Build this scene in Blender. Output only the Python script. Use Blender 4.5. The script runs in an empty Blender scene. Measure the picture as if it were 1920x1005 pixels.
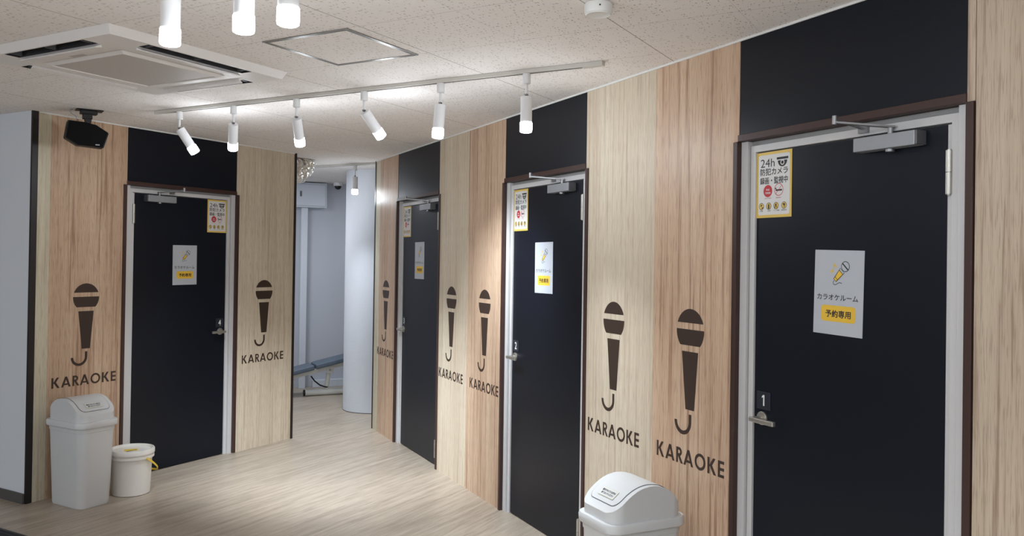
import bpy, bmesh, math, random
from mathutils import Vector, Matrix
random.seed(7)
SC = bpy.context.scene
COL = SC.collection
PI = math.pi
R = math.radians

# ------------------------------------------------------------------ camera
YAW, PITCH, ROLL = 0.515722, 0.007906, 0.014869
CAM = Vector((0, 0, 1.57))
cd = bpy.data.cameras.new('camera')
cam = bpy.data.objects.new('camera', cd)
COL.objects.link(cam)
F_ = Vector((math.cos(YAW)*math.cos(PITCH), math.sin(YAW)*math.cos(PITCH), math.sin(PITCH)))
Rt = Vector((math.sin(YAW), -math.cos(YAW), 0))
Up = Rt.cross(F_)
r_ = math.cos(ROLL)*Rt + math.sin(ROLL)*Up
u_ = -math.sin(ROLL)*Rt + math.cos(ROLL)*Up
cam.matrix_world = Matrix(((r_.x, u_.x, -F_.x, 0), (r_.y, u_.y, -F_.y, 0), (r_.z, u_.z, -F_.z, CAM.z), (0, 0, 0, 1)))
cd.sensor_fit = 'HORIZONTAL'
cd.sensor_width = 36
cd.lens = 36*1574.69/1920
cd.shift_y = -(502.5-474.05)/1920
cd.clip_start = 0.02
SC.camera = cam

# ------------------------------------------------------------------ world, view, light levels
w = bpy.data.worlds.new('world'); SC.world = w
w.use_nodes = True
w.node_tree.nodes['Background'].inputs[0].default_value = (0.75, 0.85, 1, 1)
w.node_tree.nodes['Background'].inputs[1].default_value = 0.05
SC.view_settings.view_transform = 'Standard'
SC.view_settings.look = 'None'
SC.view_settings.exposure = 1.74
SC.view_settings.gamma = 1.0
SC.view_settings.use_curve_mapping = False
LENS_EMIT = 9.0
SPOT_W = 12.0
POINT_W = 0.7
TOP_FILL_W = 14.0
SIDE_FILL_W = 20.0

ZC = 2.459            # ceiling height
YL = 5.207            # plane of the wall with door 4
AR, DR = -0.598288, 2.27677   # normal angle / distance of the wall with doors 1-3
NR = Vector((math.cos(AR), math.sin(AR), 0))
TR = Vector((-NR.y, NR.x, 0))
RZR = math.atan2(-TR.y, -TR.x)

class Frame:
    """wall frame: local x to the viewer's right, local y into the wall, z up"""
    def __init__(s, o, rz): s.o, s.rz = Vector(o), rz
    def at(s, x, y=0, z=0):
        c, q = math.cos(s.rz), math.sin(s.rz)
        return (s.o.x + c*x - q*y, s.o.y + q*x + c*y, s.o.z + z)
FL = Frame((0, YL, 0), 0)
FR = Frame(NR*DR, RZR)

def area_light(name, loc, size, watts, color=(1, .96, .9)):
    l = bpy.data.lights.new(name, 'AREA'); l.shape = 'SQUARE'; l.size = size
    l.energy = watts; l.color = color
    o = bpy.data.objects.new(name, l); o.location = loc; COL.objects.link(o)
    return o

# ------------------------------------------------------------------ materials
def lin(c):
    c = c/255
    return c/12.92 if c <= .04045 else ((c+.055)/1.055)**2.4
def rgb(c): return (lin(c[0]), lin(c[1]), lin(c[2]), 1)
def mat(name, c, rough=.5, metal=0, emit=0, spec=.5, coat=0, aniso=0):
    m = bpy.data.materials.new(name); m.use_nodes = True
    b = m.node_tree.nodes['Principled BSDF']
    b.inputs['Base Color'].default_value = rgb(c)
    b.inputs['Roughness'].default_value = rough
    b.inputs['Metallic'].default_value = metal
    b.inputs['Specular IOR Level'].default_value = spec
    if emit:
        b.inputs['Emission Color'].default_value = rgb(c)
        b.inputs['Emission Strength'].default_value = emit
    if coat: b.inputs['Coat Weight'].default_value = coat
    return m
class NT:
    def __init__(s, m):
        s.t = m.node_tree; s.b = s.t.nodes['Principled BSDF']
    def n(s, kind, **kw):
        x = s.t.nodes.new(kind)
        for k, v in kw.items():
            if k in x.inputs.keys(): x.inputs[k].default_value = v
            else: setattr(x, k, v)
        return x
    def l(s, a, b): s.t.links.new(a, b)
    def coords(s, scale, loc=(0, 0, 0), rot=(0, 0, 0)):
        tc = s.n('ShaderNodeTexCoord'); mp = s.n('ShaderNodeMapping')
        mp.inputs['Scale'].default_value = scale
        mp.inputs['Location'].default_value = loc
        mp.inputs['Rotation'].default_value = rot
        s.l(tc.outputs['Object'], mp.inputs['Vector'])
        return mp.outputs['Vector']
    def ramp(s, fac, stops):
        r = s.n('ShaderNodeValToRGB')
        e = r.color_ramp.elements
        while len(e) < len(stops): e.new(.5)
        for k, (p, c) in enumerate(stops):
            e[k].position = p; e[k].color = c
        s.l(fac, r.inputs['Fac'])
        return r.outputs['Color']
    def mix(s, fac, a, b, mode='MIX'):
        x = s.n('ShaderNodeMix', data_type='RGBA', blend_type=mode)
        if hasattr(fac, 'links'): s.l(fac, x.inputs[0])
        else: x.inputs[0].default_value = fac
        for v, i in ((a, 6), (b, 7)):
            if hasattr(v, 'links'): s.l(v, x.inputs[i])
            else: x.inputs[i].default_value = v
        return x.outputs[2]

def wood(name, light, mid, dark, seed, line=.5):
    m = mat(name, mid, .42, spec=.35); t = NT(m)
    v = t.coords((7, 7, .22), (seed*3.1, seed*1.7, seed*.9))
    broad = t.n('ShaderNodeTexNoise', Scale=1.0, Detail=3.0, Roughness=.55, Distortion=.35)
    t.l(v, broad.inputs['Vector'])
    base = t.ramp(broad.outputs['Fac'], [(.32, rgb(mid)), (.5, rgb([(a+b)/2 for a, b in zip(mid, light)])), (.68, rgb(light))])
    v2 = t.coords((58, 58, 1.3), (seed, seed*5, seed))
    fine = t.n('ShaderNodeTexNoise', Scale=1.0, Detail=4.0, Roughness=.6, Distortion=.45)
    t.l(v2, fine.inputs['Vector'])
    f2 = t.ramp(fine.outputs['Fac'], [(.33, (line*1.5, line*1.5, line*1.5, 1)), (.46, (.14, .14, .14, 1)), (.58, (0, 0, 0, 1))])
    c = t.mix(f2, base, rgb(dark))
    v3 = t.coords((230, 230, 11), (seed, 2, seed))
    pore = t.n('ShaderNodeTexNoise', Scale=1.0, Detail=2.0, Roughness=.5)
    t.l(v3, pore.inputs['Vector'])
    f3 = t.ramp(pore.outputs['Fac'], [(.36, (.42, .42, .42, 1)), (.48, (0, 0, 0, 1))])
    c = t.mix(f3, c, rgb(dark))
    t.l(c, t.b.inputs['Base Color'])
    bp = t.n('ShaderNodeBump', Strength=.08, Distance=.001)
    t.l(fine.outputs['Fac'], bp.inputs['Height']); t.l(bp.outputs['Normal'], t.b.inputs['Normal'])
    return m

M = {}
M['wood_red'] = wood('wood_reddish', (216, 190, 164), (200, 168, 142), (144, 106, 84), 1.3)
M['wood_red_b'] = wood('wood_reddish_b', (212, 186, 160), (196, 166, 141), (142, 106, 84), 4.1)
M['wood_pale'] = wood('wood_pale', (218, 207, 187), (206, 191, 170), (168, 145, 122), 2.2, .4)
M['wood_pale_b'] = wood('wood_pale_b', (214, 208, 186), (202, 192, 170), (168, 150, 124), 6.4, .4)
M['wood_grey'] = wood('wood_greyish', (206, 190, 171), (190, 171, 150), (142, 116, 98), 8.6)
M['navy'] = mat('navy_film', (14, 19, 30), .38, spec=.28)
M['brown'] = mat('dark_brown_casing', (60, 38, 33), .45)
M['decal'] = mat('dark_brown_vinyl', (58, 42, 34), .55)
M['white_steel'] = mat('white_painted_steel', (202, 201, 202), .4)
M['steel'] = mat('brushed_steel', (190, 186, 178), .38, .85)
M['alu'] = mat('aluminium', (150, 150, 152), .42, .8)
M['hatch_metal'] = mat('hatch_frame_metal', (138, 135, 131), .32, .4)
M['seal_dark'] = mat('dark_joint', (70, 68, 66), .7)
M['sheet_white'] = mat('glossy_sheet_white', (216, 215, 214), .4)
M['far_paint'] = mat('far_wall_paint_grey', (188, 191, 200), .75)
M['seal'] = mat('grey_head_seal', (150, 149, 148), .6)  # grey stands in for the shade under the head casing
M['closer'] = mat('silver_grey_paint', (165, 168, 174), .38, .45)
M['closer_dark'] = mat('closer_end_grey', (105, 105, 108), .45, .4)
M['plate'] = mat('number_plate_dark', (40, 45, 54), .3)
M['white'] = mat('white_plastic', (232, 232, 230), .4)
M['paper'] = mat('paper_white', (182, 186, 194), .6)
M['print_dark'] = mat('print_dark', (38, 38, 42), .6)
M['print_yellow'] = mat('print_yellow', (228, 186, 62), .5)
M['print_border'] = mat('print_border_yellow', (222, 188, 92), .4)
M['print_red'] = mat('print_red', (190, 38, 50), .5)
M['slot_dark'] = mat('dark_gap', (24, 22, 22), .7)
M['ink_white'] = mat('ink_white', (235, 235, 235), .5)
M['bin'] = mat('bin_plastic_light_grey', (208, 209, 210), .42)
M['groove'] = mat('groove_grey', (92, 98, 108), .6)
M['bucket'] = mat('bucket_white_plastic', (226, 222, 216), .4)
M['yellow_plastic'] = mat('yellow_plastic', (232, 200, 62), .45)
M['black_plastic'] = mat('black_plastic', (8, 8, 10), .5)
M['black_grille'] = mat('black_grille', (4, 4, 6), .8, spec=.2)
M['black_trim'] = mat('black_trim', (26, 20, 20), .45)
M['ac_white'] = mat('air_conditioner_white', (228, 224, 222), .45)
M['ac_dark'] = mat('slot_interior', (40, 38, 42), .7)
M['lamp_white'] = mat('lamp_white_paint', (226, 226, 228), .42)
M['track_white'] = mat('track_white', (206, 203, 196), .45)
M['bluewhite'] = mat('pale_wall_paint', (214, 218, 224), .75)
M['panel_box'] = mat('box_paint_grey_white', (206, 211, 220), .5)
M['pad'] = mat('slate_blue_vinyl', (90, 102, 116), .5)
M['bench_white'] = mat('bench_cream_steel', (224, 224, 218), .4)
M['skirt'] = mat('skirting_dark_grey', (82, 80, 78), .6)
M['glass_dark'] = mat('smoked_dome', (10, 10, 14), .08)
M['mat'] = mat('floor_mat_charcoal', (30, 32, 38), .9)

def lens_mat():
    m = mat('lamp_lens_lit', (255, 255, 255), .3, emit=LENS_EMIT)
    m.node_tree.nodes['Principled BSDF'].inputs['Emission Color'].default_value = (.93, .96, 1, 1)
    return m
M['lens'] = lens_mat()

def navy_door():
    m = M['navy']; t = NT(m)
    return m
navy_door()

def ceiling_mat():
    m = mat('ceiling_board', (236, 230, 221), .85, spec=.2); t = NT(m)
    v = t.coords((40, 105, 1), (3.3, 1.7, 0), (0, 0, .06))
    wob = t.n('ShaderNodeTexNoise', Scale=.9, Detail=2.0); t.l(v, wob.inputs['Vector'])
    vw = t.mix(.35, v, wob.outputs['Color'], 'ADD')
    n1 = t.n('ShaderNodeTexVoronoi', Scale=1.0); n1.voronoi_dimensions = '2D'; t.l(vw, n1.inputs['Vector'])
    sc_ = t.n('ShaderNodeSeparateColor'); t.l(n1.outputs['Color'], sc_.inputs[0])
    rad = t.n('ShaderNodeMapRange'); t.l(sc_.outputs[0], rad.inputs[0])
    rad.inputs['From Min'].default_value = .35; rad.inputs['To Min'].default_value = 0; rad.inputs['To Max'].default_value = .31
    df = t.n('ShaderNodeMath', operation='SUBTRACT'); t.l(rad.outputs[0], df.inputs[0]); t.l(n1.outputs['Distance'], df.inputs[1])
    pit = t.ramp(df.outputs[0], [(0.0, (0, 0, 0, 1)), (.10, (1, 1, 1, 1))])
    v2 = t.coords((4, 4, 1))
    n2 = t.n('ShaderNodeTexNoise', Scale=1.0, Detail=1.0); t.l(v2, n2.inputs['Vector'])
    # board joints
    tc = t.n('ShaderNodeTexCoord'); sp = t.n('ShaderNodeSeparateXYZ'); t.l(tc.outputs['Object'], sp.inputs[0])
    def joint(out, off, step, half):
        a = t.n('ShaderNodeMath', operation='SUBTRACT'); t.l(out, a.inputs[0]); a.inputs[1].default_value = off - step*40
        b = t.n('ShaderNodeMath', operation='MODULO'); t.l(a.outputs[0], b.inputs[0]); b.inputs[1].default_value = step
        c = t.n('ShaderNodeMath', operation='LESS_THAN'); t.l(b.outputs[0], c.inputs[0]); c.inputs[1].default_value = half
        return c.outputs[0]
    jx = joint(sp.outputs['X'], 2.966, .4585, .0028)
    jy = joint(sp.outputs['Y'], 1.218, .895, .0042)
    jy2 = joint(sp.outputs['Y'], 1.218+.4475, .895, .002)
    base = t.mix(n2.outputs['Fac'], rgb((240, 235, 232)), rgb((237, 232, 229)))
    c = t.mix(pit, base, rgb((184, 174, 164)))
    def scaled(j, k):
        x = t.n('ShaderNodeMath', operation='MULTIPLY'); t.l(j, x.inputs[0]); x.inputs[1].default_value = k; return x.outputs[0]
    c = t.mix(scaled(jx, .42), c, rgb((120, 112, 104)))
    c = t.mix(scaled(jy2, .3), c, rgb((120, 112, 104)))
    c = t.mix(scaled(jy, .75), c, rgb((120, 112, 104)))
    t.l(c, t.b.inputs['Base Color'])
    inv = t.n('ShaderNodeMath', operation='SUBTRACT'); inv.inputs[0].default_value = 1; t.l(pit, inv.inputs[1])
    bp = t.n('ShaderNodeBump', Strength=.5, Distance=.002); t.l(inv.outputs[0], bp.inputs['Height'])
    t.l(bp.outputs['Normal'], t.b.inputs['Normal'])
    return m
M['ceiling'] = ceiling_mat()

def floor_mat():
    m = mat('vinyl_plank_floor', (190, 172, 150), .38, spec=.4); t = NT(m)
    v = t.coords((1.9, 26, 1))
    n1 = t.n('ShaderNodeTexNoise', Scale=1.0, Detail=5.0, Roughness=.62, Distortion=.4); t.l(v, n1.inputs['Vector'])
    c = t.ramp(n1.outputs['Fac'], [(.28, rgb((146, 133, 118))), (.45, rgb((168, 155, 140))), (.58, rgb((180, 167, 151))), (.75, rgb((190, 178, 162)))])
    v2 = t.coords((7, 130, 1))
    n2 = t.n('ShaderNodeTexNoise', Scale=1.0, Detail=3.0, Roughness=.6); t.l(v2, n2.inputs['Vector'])
    f = t.ramp(n2.outputs['Fac'], [(.34, (.35, .35, .35, 1)), (.52, (0, 0, 0, 1))])
    c = t.mix(f, c, rgb((128, 112, 96)))
    br = t.n('ShaderNodeTexBrick', offset=.37, squash=1.0)
    br.inputs['Scale'].default_value = 1; br.inputs['Mortar Size'].default_value = .0012
    br.inputs['Brick Width'].default_value = .92; br.inputs['Row Height'].default_value = .153
    br.inputs['Color1'].default_value = (1, 1, 1, 1); br.inputs['Color2'].default_value = (.86, .86, .86, 1)
    br.inputs['Mortar'].default_value = (.6, .6, .6, 1); br.inputs['Bias'].default_value = 0
    tc = t.n('ShaderNodeTexCoord'); t.l(tc.outputs['Object'], br.inputs['Vector'])
    c = t.mix(.5, c, br.outputs['Color'], 'MULTIPLY')
    t.l(c, t.b.inputs['Base Color'])
    return m
M['floor'] = floor_mat()

def plaster():
    m = mat('rough_white_plaster', (212, 215, 222), .8); t = NT(m)
    v = t.coords((14, 14, 14))
    n = t.n('ShaderNodeTexNoise', Scale=1.0, Detail=5.0, Roughness=.65); t.l(v, n.inputs['Vector'])
    bp = t.n('ShaderNodeBump', Strength=.25, Distance=.01); t.l(n.outputs['Fac'], bp.inputs['Height']); t.l(bp.outputs['Normal'], t.b.inputs['Normal'])
    return m
M['plaster'] = plaster()

def foil():
    m = mat('crinkled_foil', (224, 220, 212), .34, .9); t = NT(m)
    v = t.coords((28, 28, 28))
    n = t.n('ShaderNodeTexVoronoi', Scale=1.0); t.l(v, n.inputs['Vector'])
    bp = t.n('ShaderNodeBump', Strength=.9, Distance=.02); t.l(n.outputs['Distance'], bp.inputs['Height']); t.l(bp.outputs['Normal'], t.b.inputs['Normal'])
    return m
M['foil'] = foil()

def ac_grille():
    m = mat('return_air_grille', (186, 178, 172), .55); t = NT(m)
    tc = t.n('ShaderNodeTexCoord'); sp = t.n('ShaderNodeSeparateXYZ'); t.l(tc.outputs['Object'], sp.inputs[0])
    def cell(o, step, k):
        a = t.n('ShaderNodeMath', operation='ADD'); t.l(o, a.inputs[0]); a.inputs[1].default_value = 10
        b = t.n('ShaderNodeMath', operation='MODULO'); t.l(a.outputs[0], b.inputs[0]); b.inputs[1].default_value = step
        c = t.n('ShaderNodeMath', operation='LESS_THAN'); t.l(b.outputs[0], c.inputs[0]); c.inputs[1].default_value = step*k
        return c.outputs[0]
    x = cell(sp.outputs['X'], .0095, .5); y = cell(sp.outputs['Y'], .0095, .5)
    mu = t.n('ShaderNodeMath', operation='MULTIPLY'); t.l(x, mu.inputs[0]); t.l(y, mu.inputs[1])
    c = t.mix(mu.outputs[0], rgb((204, 198, 194)), rgb((146, 139, 136)))
    t.l(c, t.b.inputs['Base Color'])
    return m
M['ac_grille'] = ac_grille()

# ------------------------------------------------------------------ mesh helpers
class MB:
    def __init__(s): s.bm = bmesh.new()
    def quadbox(s, co):           # 8 corners: bottom 4 ccw, top 4 ccw
        v = [s.bm.verts.new(c) for c in co]
        for f in ((3, 2, 1, 0), (4, 5, 6, 7), (0, 1, 5, 4), (1, 2, 6, 5), (2, 3, 7, 6), (3, 0, 4, 7)):
            s.bm.faces.new([v[i] for i in f])
        return s
    def box(s, x0, x1, y0, y1, z0, z1):
        return s.quadbox([(x0, y0, z0), (x1, y0, z0), (x1, y1, z0), (x0, y1, z0), (x0, y0, z1), (x1, y0, z1), (x1, y1, z1), (x0, y1, z1)])
    def loft(s, rings, cap0=True, cap1=True, closed=True):
        vs = [[s.bm.verts.new(p) for p in r] for r in rings]
        n = len(vs[0])
        for a, b in zip(vs, vs[1:]):
            for i in range(n if closed else n-1):
                j = (i+1) % n
                s.bm.faces.new((a[i], a[j], b[j], b[i]))
        if cap0: s.bm.faces.new(list(reversed(vs[0])))
        if cap1: s.bm.faces.new(vs[-1])
        return s
    def cyl(s, p0, p1, r0, r1=None, seg=24):
        r1 = r0 if r1 is None else r1
        p0, p1 = Vector(p0), Vector(p1); d = (p1-p0).normalized()
        a = d.orthogonal().normalized(); b = d.cross(a)
        ring = lambda p, r: [p + (a*math.cos(2*PI*k/seg) + b*math.sin(2*PI*k/seg))*r for k in range(seg)]
        return s.loft([ring(p0, r0), ring(p1, r1)])
    def revolve(s, prof, seg=32, c=(0, 0, 0)):      # profile (r,z) about z
        return s.loft([[(c[0]+r*math.cos(2*PI*k/seg), c[1]+r*math.sin(2*PI*k/seg), c[2]+z) for k in range(seg)] for r, z in prof])
    def tube(s, pts, rad, seg=12, ref=None):
        pts = [Vector(p) for p in pts]; rings = []
        rad = rad if isinstance(rad, list) else [rad]*len(pts)
        d0 = (pts[1]-pts[0]).normalized(); a = (Vector(ref) if ref else d0.orthogonal()).normalized()
        for i, p in enumerate(pts):
            d = (pts[min(i+1, len(pts)-1)] - pts[max(i-1, 0)]).normalized()
            a = (a - d*a.dot(d)).normalized(); b = d.cross(a)
            rings.append([p + (a*math.cos(2*PI*k/seg) + b*math.sin(2*PI*k/seg))*rad[i] for k in range(seg)])
        return s.loft(rings)
    def strip(s, pts, across, wdt, thk):            # flat bar along pts
        pts = [Vector(p) for p in pts]; rings = []
        ac = Vector(across).normalized()
        for i, p in enumerate(pts):
            d = (pts[min(i+1, len(pts)-1)] - pts[max(i-1, 0)]).normalized()
            a = (ac - d*ac.dot(d)).normalized(); b = d.cross(a)
            rings.append([p+a*wdt/2+b*thk/2, p-a*wdt/2+b*thk/2, p-a*wdt/2-b*thk/2, p+a*wdt/2-b*thk/2])
        return s.loft(rings)
    def prism_xz(s, pts, y0, y1):
        return s.loft([[(x, y0, z) for x, z in pts], [(x, y1, z) for x, z in pts]])
    def flat(s, pts, y):                            # printed shape, faces -y
        s.bm.faces.new([s.bm.verts.new((x, y, z)) for x, z in pts]); return s
    def disc(s, cx, cz, r, y, seg=28): return s.flat([(cx+r*math.cos(2*PI*k/seg), cz+r*math.sin(2*PI*k/seg)) for k in range(seg)], y)
    def ring(s, cx, cz, r0, r1, y, seg=32, a0=0, a1=2*PI):
        for k in range(seg):
            t0 = a0+(a1-a0)*k/seg; t1 = a0+(a1-a0)*(k+1)/seg
            s.flat([(cx+r*math.cos(t), cz+r*math.sin(t)) for r, t in ((r0, t0), (r1, t0), (r1, t1), (r0, t1))], y)
        return s
    def line(s, pts, wd, y):
        for (x0, z0), (x1, z1) in zip(pts, pts[1:]):
            d = Vector((x1-x0, z1-z0)); n = Vector((-d.y, d.x)).normalized()*wd/2
            s.flat([(x0+n.x, z0+n.y), (x0-n.x, z0-n.y), (x1-n.x, z1-n.y), (x1+n.x, z1+n.y)], y)
        return s
    def text(s, body, x0, x1, z0, z1, y, bold=0):   # lettering fitted into a rectangle, facing -y
        if bold > 0:      # heavier strokes: the same glyphs overprinted with tiny shifts
            q = bold
            for i, (a, b) in enumerate(((1, 1), (-1, 1), (1, -1), (-1, -1))):
                s.text(body, x0+a*q, x1+a*q, z0+b*q, z1+b*q, y-.00003*i)
            return s
        c = bpy.data.curves.new('t', 'FONT'); c.body = body; c.size = 1; c.resolution_u = 3; c.offset = bold
        o = bpy.data.objects.new('t', c); COL.objects.link(o)
        bpy.context.view_layer.update()
        me = bpy.data.meshes.new_from_object(o.evaluated_get(bpy.context.evaluated_depsgraph_get()))
        xs = [v.co.x for v in me.vertices]; ys = [v.co.y for v in me.vertices]
        ax, bx, ay, by = min(xs), max(xs), min(ys), max(ys)
        vs = [s.bm.verts.new((x0+(v.co.x-ax)/(bx-ax)*(x1-x0), y, z0+(v.co.y-ay)/(by-ay)*(z1-z0))) for v in me.vertices]
        for p in me.polygons:
            try: s.bm.faces.new([vs[i] for i in p.vertices])
            except ValueError: pass
        bpy.data.objects.remove(o); bpy.data.curves.remove(c); bpy.data.meshes.remove(me)
        return s
    def build(s, name, m, parent=None, smooth=False, bevel=0, seg=2, loc=None, rz=None, fix=True):
        if fix: bmesh.ops.recalc_face_normals(s.bm, faces=s.bm.faces[:])
        me = bpy.data.meshes.new(name); s.bm.to_mesh(me); s.bm.free()
        me.materials.append(m)
        if smooth:
            for p in me.polygons: p.use_smooth = True
            me.set_sharp_from_angle(angle=R(40))
        o = bpy.data.objects.new(name, me); COL.objects.link(o)
        if bevel:
            b = o.modifiers.new('bevel', 'BEVEL'); b.width = bevel; b.segments = seg; b.limit_method = 'ANGLE'; b.angle_limit = R(35)
        if parent: o.parent = parent
        if loc is not None: o.location = loc
        if rz is not None: o.rotation_euler.z = rz
        return o

def rrect(x0, x1, z0, z1, r, n=5):
    out = []
    for cx, cz, a in ((x1-r, z1-r, 0), (x0+r, z1-r, PI/2), (x0+r, z0+r, PI), (x1-r, z0+r, 1.5*PI)):
        out += [(cx+r*math.cos(a+PI/2*k/n), cz+r*math.sin(a+PI/2*k/n)) for k in range(n+1)]
    return out

def thing(name, label, cat, loc=(0, 0, 0), rz=0, group=None):
    o = bpy.data.objects.new(name, None); COL.objects.link(o)
    o.empty_display_size = .1
    o.location = loc; o.rotation_euler = (0, 0, rz)
    o['label'] = label; o['category'] = cat
    if group: o['group'] = group
    return o
def tag(o, label, cat, group=None):
    o['label'] = label; o['category'] = cat
    if group: o['group'] = group
    return o
def struct(o, label=None):
    o['kind'] = 'structure'
    if label: o['label'] = label
    return o
def sroot(name, loc=(0, 0, 0), rz=0, label=None):
    o = bpy.data.objects.new(name, None); COL.objects.link(o)
    o.location = loc; o.rotation_euler = (0, 0, rz); o.empty_display_size = .1
    return struct(o, label)
def copy_tree(o, parent=None):
    c = o.copy(); COL.objects.link(c)
    if parent: c.parent = parent
    for ch in list(o.children): copy_tree(ch, c)
    return c

# ------------------------------------------------------------------ room shell
struct(MB().box(-3.7, 10.6, -3.2, 12, -.1, 0).build('floor', M['floor']))
struct(MB().box(-3.7, 10.6, -3.2, 12, ZC, ZC+.1).build('ceiling', M['ceiling']))
# walls that close the room behind the camera
struct(MB().box(-3.6, -3.5, -2.93, 11.5, 0, ZC).build('wall_rear', M['bluewhite']))
struct(MB().box(-3.5, .6, -3.03, -2.93, 0, ZC).build('wall_near', M['bluewhite']))

D = 1.03      # door set width (outer edge of casing to outer edge of casing)
DT = .10      # depth of panels
def panel(x0, x1, z0, z1, m, parent, name='wood_panel'):
    return MB().box(x0, x1, 0, DT, z0, z1).build(name, m, parent)

DOORS_R = {1: -2.626, 2: -4.771, 3: -6.880}
DOOR_L = 3.7235
WR = sroot('wall_right', FR.at(0), FR.rz, 'long wood-panelled wall with three black doors')
e = .0005
# from the right (near) to the far end: pale/reddish panel sheets
panel(-1.594+e, -1.22, 0, ZC, M['wood_grey'], WR)
panel(-1.22+e, -.6, 0, ZC, M['wood_pale'], WR)
panel(-.6+e, 2.2, 0, ZC, M['wood_red'], WR)
panel(-3.157+e, -2.626-e, 0, ZC, M['wood_red'], WR)
panel(-3.741+e, -3.157-e, 0, ZC, M['wood_pale'], WR)
panel(-5.320+e, -4.771-e, 0, ZC, M['wood_red_b'], WR)
panel(-5.850+e, -5.320-e, 0, ZC, M['wood_pale'], WR)
panel(-7.345+e, -6.880-e, 0, ZC, M['wood_red'], WR)
panel(-7.485+e, -7.345-e, 0, ZC, M['wood_pale_b'], WR)
MB().box(-7.497, 2.2, DT+.001, DT+.06, 0, ZC).build('wall_core', M['bluewhite'], WR)
for k, x in DOORS_R.items():
    # wood strip above the vertical casing, navy transom between
    ml = {1: 'wood_red', 2: 'wood_red_b', 3: 'wood_red'}[k]; mr = {1: 'wood_grey', 2: 'wood_pale', 3: 'wood_pale'}[k]
    panel(x, x+.027, 2.052, ZC, M[ml], WR)
    panel(x+D-.025, x+D, 2.052, ZC, M[mr], WR)
    MB().box(x+.027+e, x+D-.025-e, .002, DT, 2.078, ZC).build('transom_panel', M['navy'], WR)

WL = sroot('wall_left', FL.at(0), FL.rz, 'wood-panelled wall with the black door numbered 4')
panel(3.118, 3.203, 0, ZC, M['wood_pale_b'], WL)
panel(3.203+e, DOOR_L-e, 0, ZC, M['wood_red_b'], WL)
panel(DOOR_L+D+e, 5.362, 0, ZC, M['wood_pale'], WL)
panel(DOOR_L, DOOR_L+.027, 2.052, ZC, M['wood_red_b'], WL)
panel(DOOR_L+D-.025, DOOR_L+D, 2.052, ZC, M['wood_pale'], WL)
MB().box(DOOR_L+.027+e, DOOR_L+D-.025-e, .002, DT, 2.078, ZC).build('transom_panel', M['navy'], WL)
MB().box(3.118, 5.384, DT+.001, DT+.06, 0, ZC).build('wall_core', M['bluewhite'], WL)
# white side wall of the same room, running back from the corner
struct(MB().box(3.081, 3.117, YL+.0125, 11.5, 0, ZC).build('wall_side', M['bluewhite']))
struct(MB().box(5.31, 5.384, YL+.161, 8.2, 0, ZC).build('wall_passage', M['bluewhite']))
struct(MB().box(3.0685, 3.0805, YL+.012, 11.4, 0, .062).build('baseboard_left', M['skirt']))
# corner trims and the thin white ceiling beads
struct(MB().box(3.079, 3.1175, -.004, .012, 0, ZC-.001).build('trim_1', M['black_trim'], loc=FL.at(0)))
struct(MB().box(5.3625, 5.388, -.004, .16, 0, ZC-.001).build('trim_2', M['black_trim'], loc=FL.at(0)))
struct(MB().box(-7.508, -7.4855, -.004, .16, 0, ZC-.001).build('trim_3', M['black_trim'], loc=FR.at(0), rz=FR.rz))
struct(MB().box(-7.484, 2.2, -.006, -.0005, ZC-.009, ZC-.0005).build('trim_4', M['white'], loc=FR.at(0), rz=FR.rz))
struct(MB().box(3.119, 5.361, -.006, -.0005, ZC-.009, ZC-.0005).build('trim_5', M['white'], loc=FL.at(0)))
# far room: back wall square to the long wall, frame FB looks along +t
RZB = math.atan2(NR.y, NR.x)
FB = Frame(TR*10.15, RZB)
struct(MB().box(-2.5, 5.0, 0, .1, 0, ZC).build('wall_far', M['far_paint'], loc=FB.at(0), rz=FB.rz))
struct(MB().box(4.9, 5.0, -2.6, -.001, 0, ZC).build('wall_farright', M['bluewhite'], loc=FB.at(0), rz=FB.rz))

# round column
cpos = NR*2.583 + TR*8.478
col = MB().revolve([(.31, .006), (.31, ZC-.001)], 64).build('round_column', M['plaster'], smooth=True, loc=(cpos.x, cpos.y, 0))
MB().revolve([(.3115, .0003), (.3115, .0058)], 64).build('base_joint', M['seal_dark'], col)
struct(col, 'thick round white plastered column at the end of the passage')

# ------------------------------------------------------------------ doors
def numeral_part(n, parent, x, z, y):
    MB().box(x-.036, x+.036, y-.003, y-.0003, z-.034, z+.034).build('number_plate', M['plate'], parent, bevel=.001)
    nm = MB()
    if n == 1:
        nm.flat([(x-.001, z-.020), (x+.006, z-.020), (x+.006, z+.022), (x-.001, z+.022)], y-.0036).flat([(x-.0011, z+.022), (x-.008, z+.016), (x-.008, z+.009), (x-.0011, z+.0145)], y-.0036)
    else:
        nm.text(str(n), x-.011, x+.012, z-.020, z+.022, y-.0035, .0008)
    nm.build('numeral', M['ink_white'], parent.children[-1], fix=False)

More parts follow.
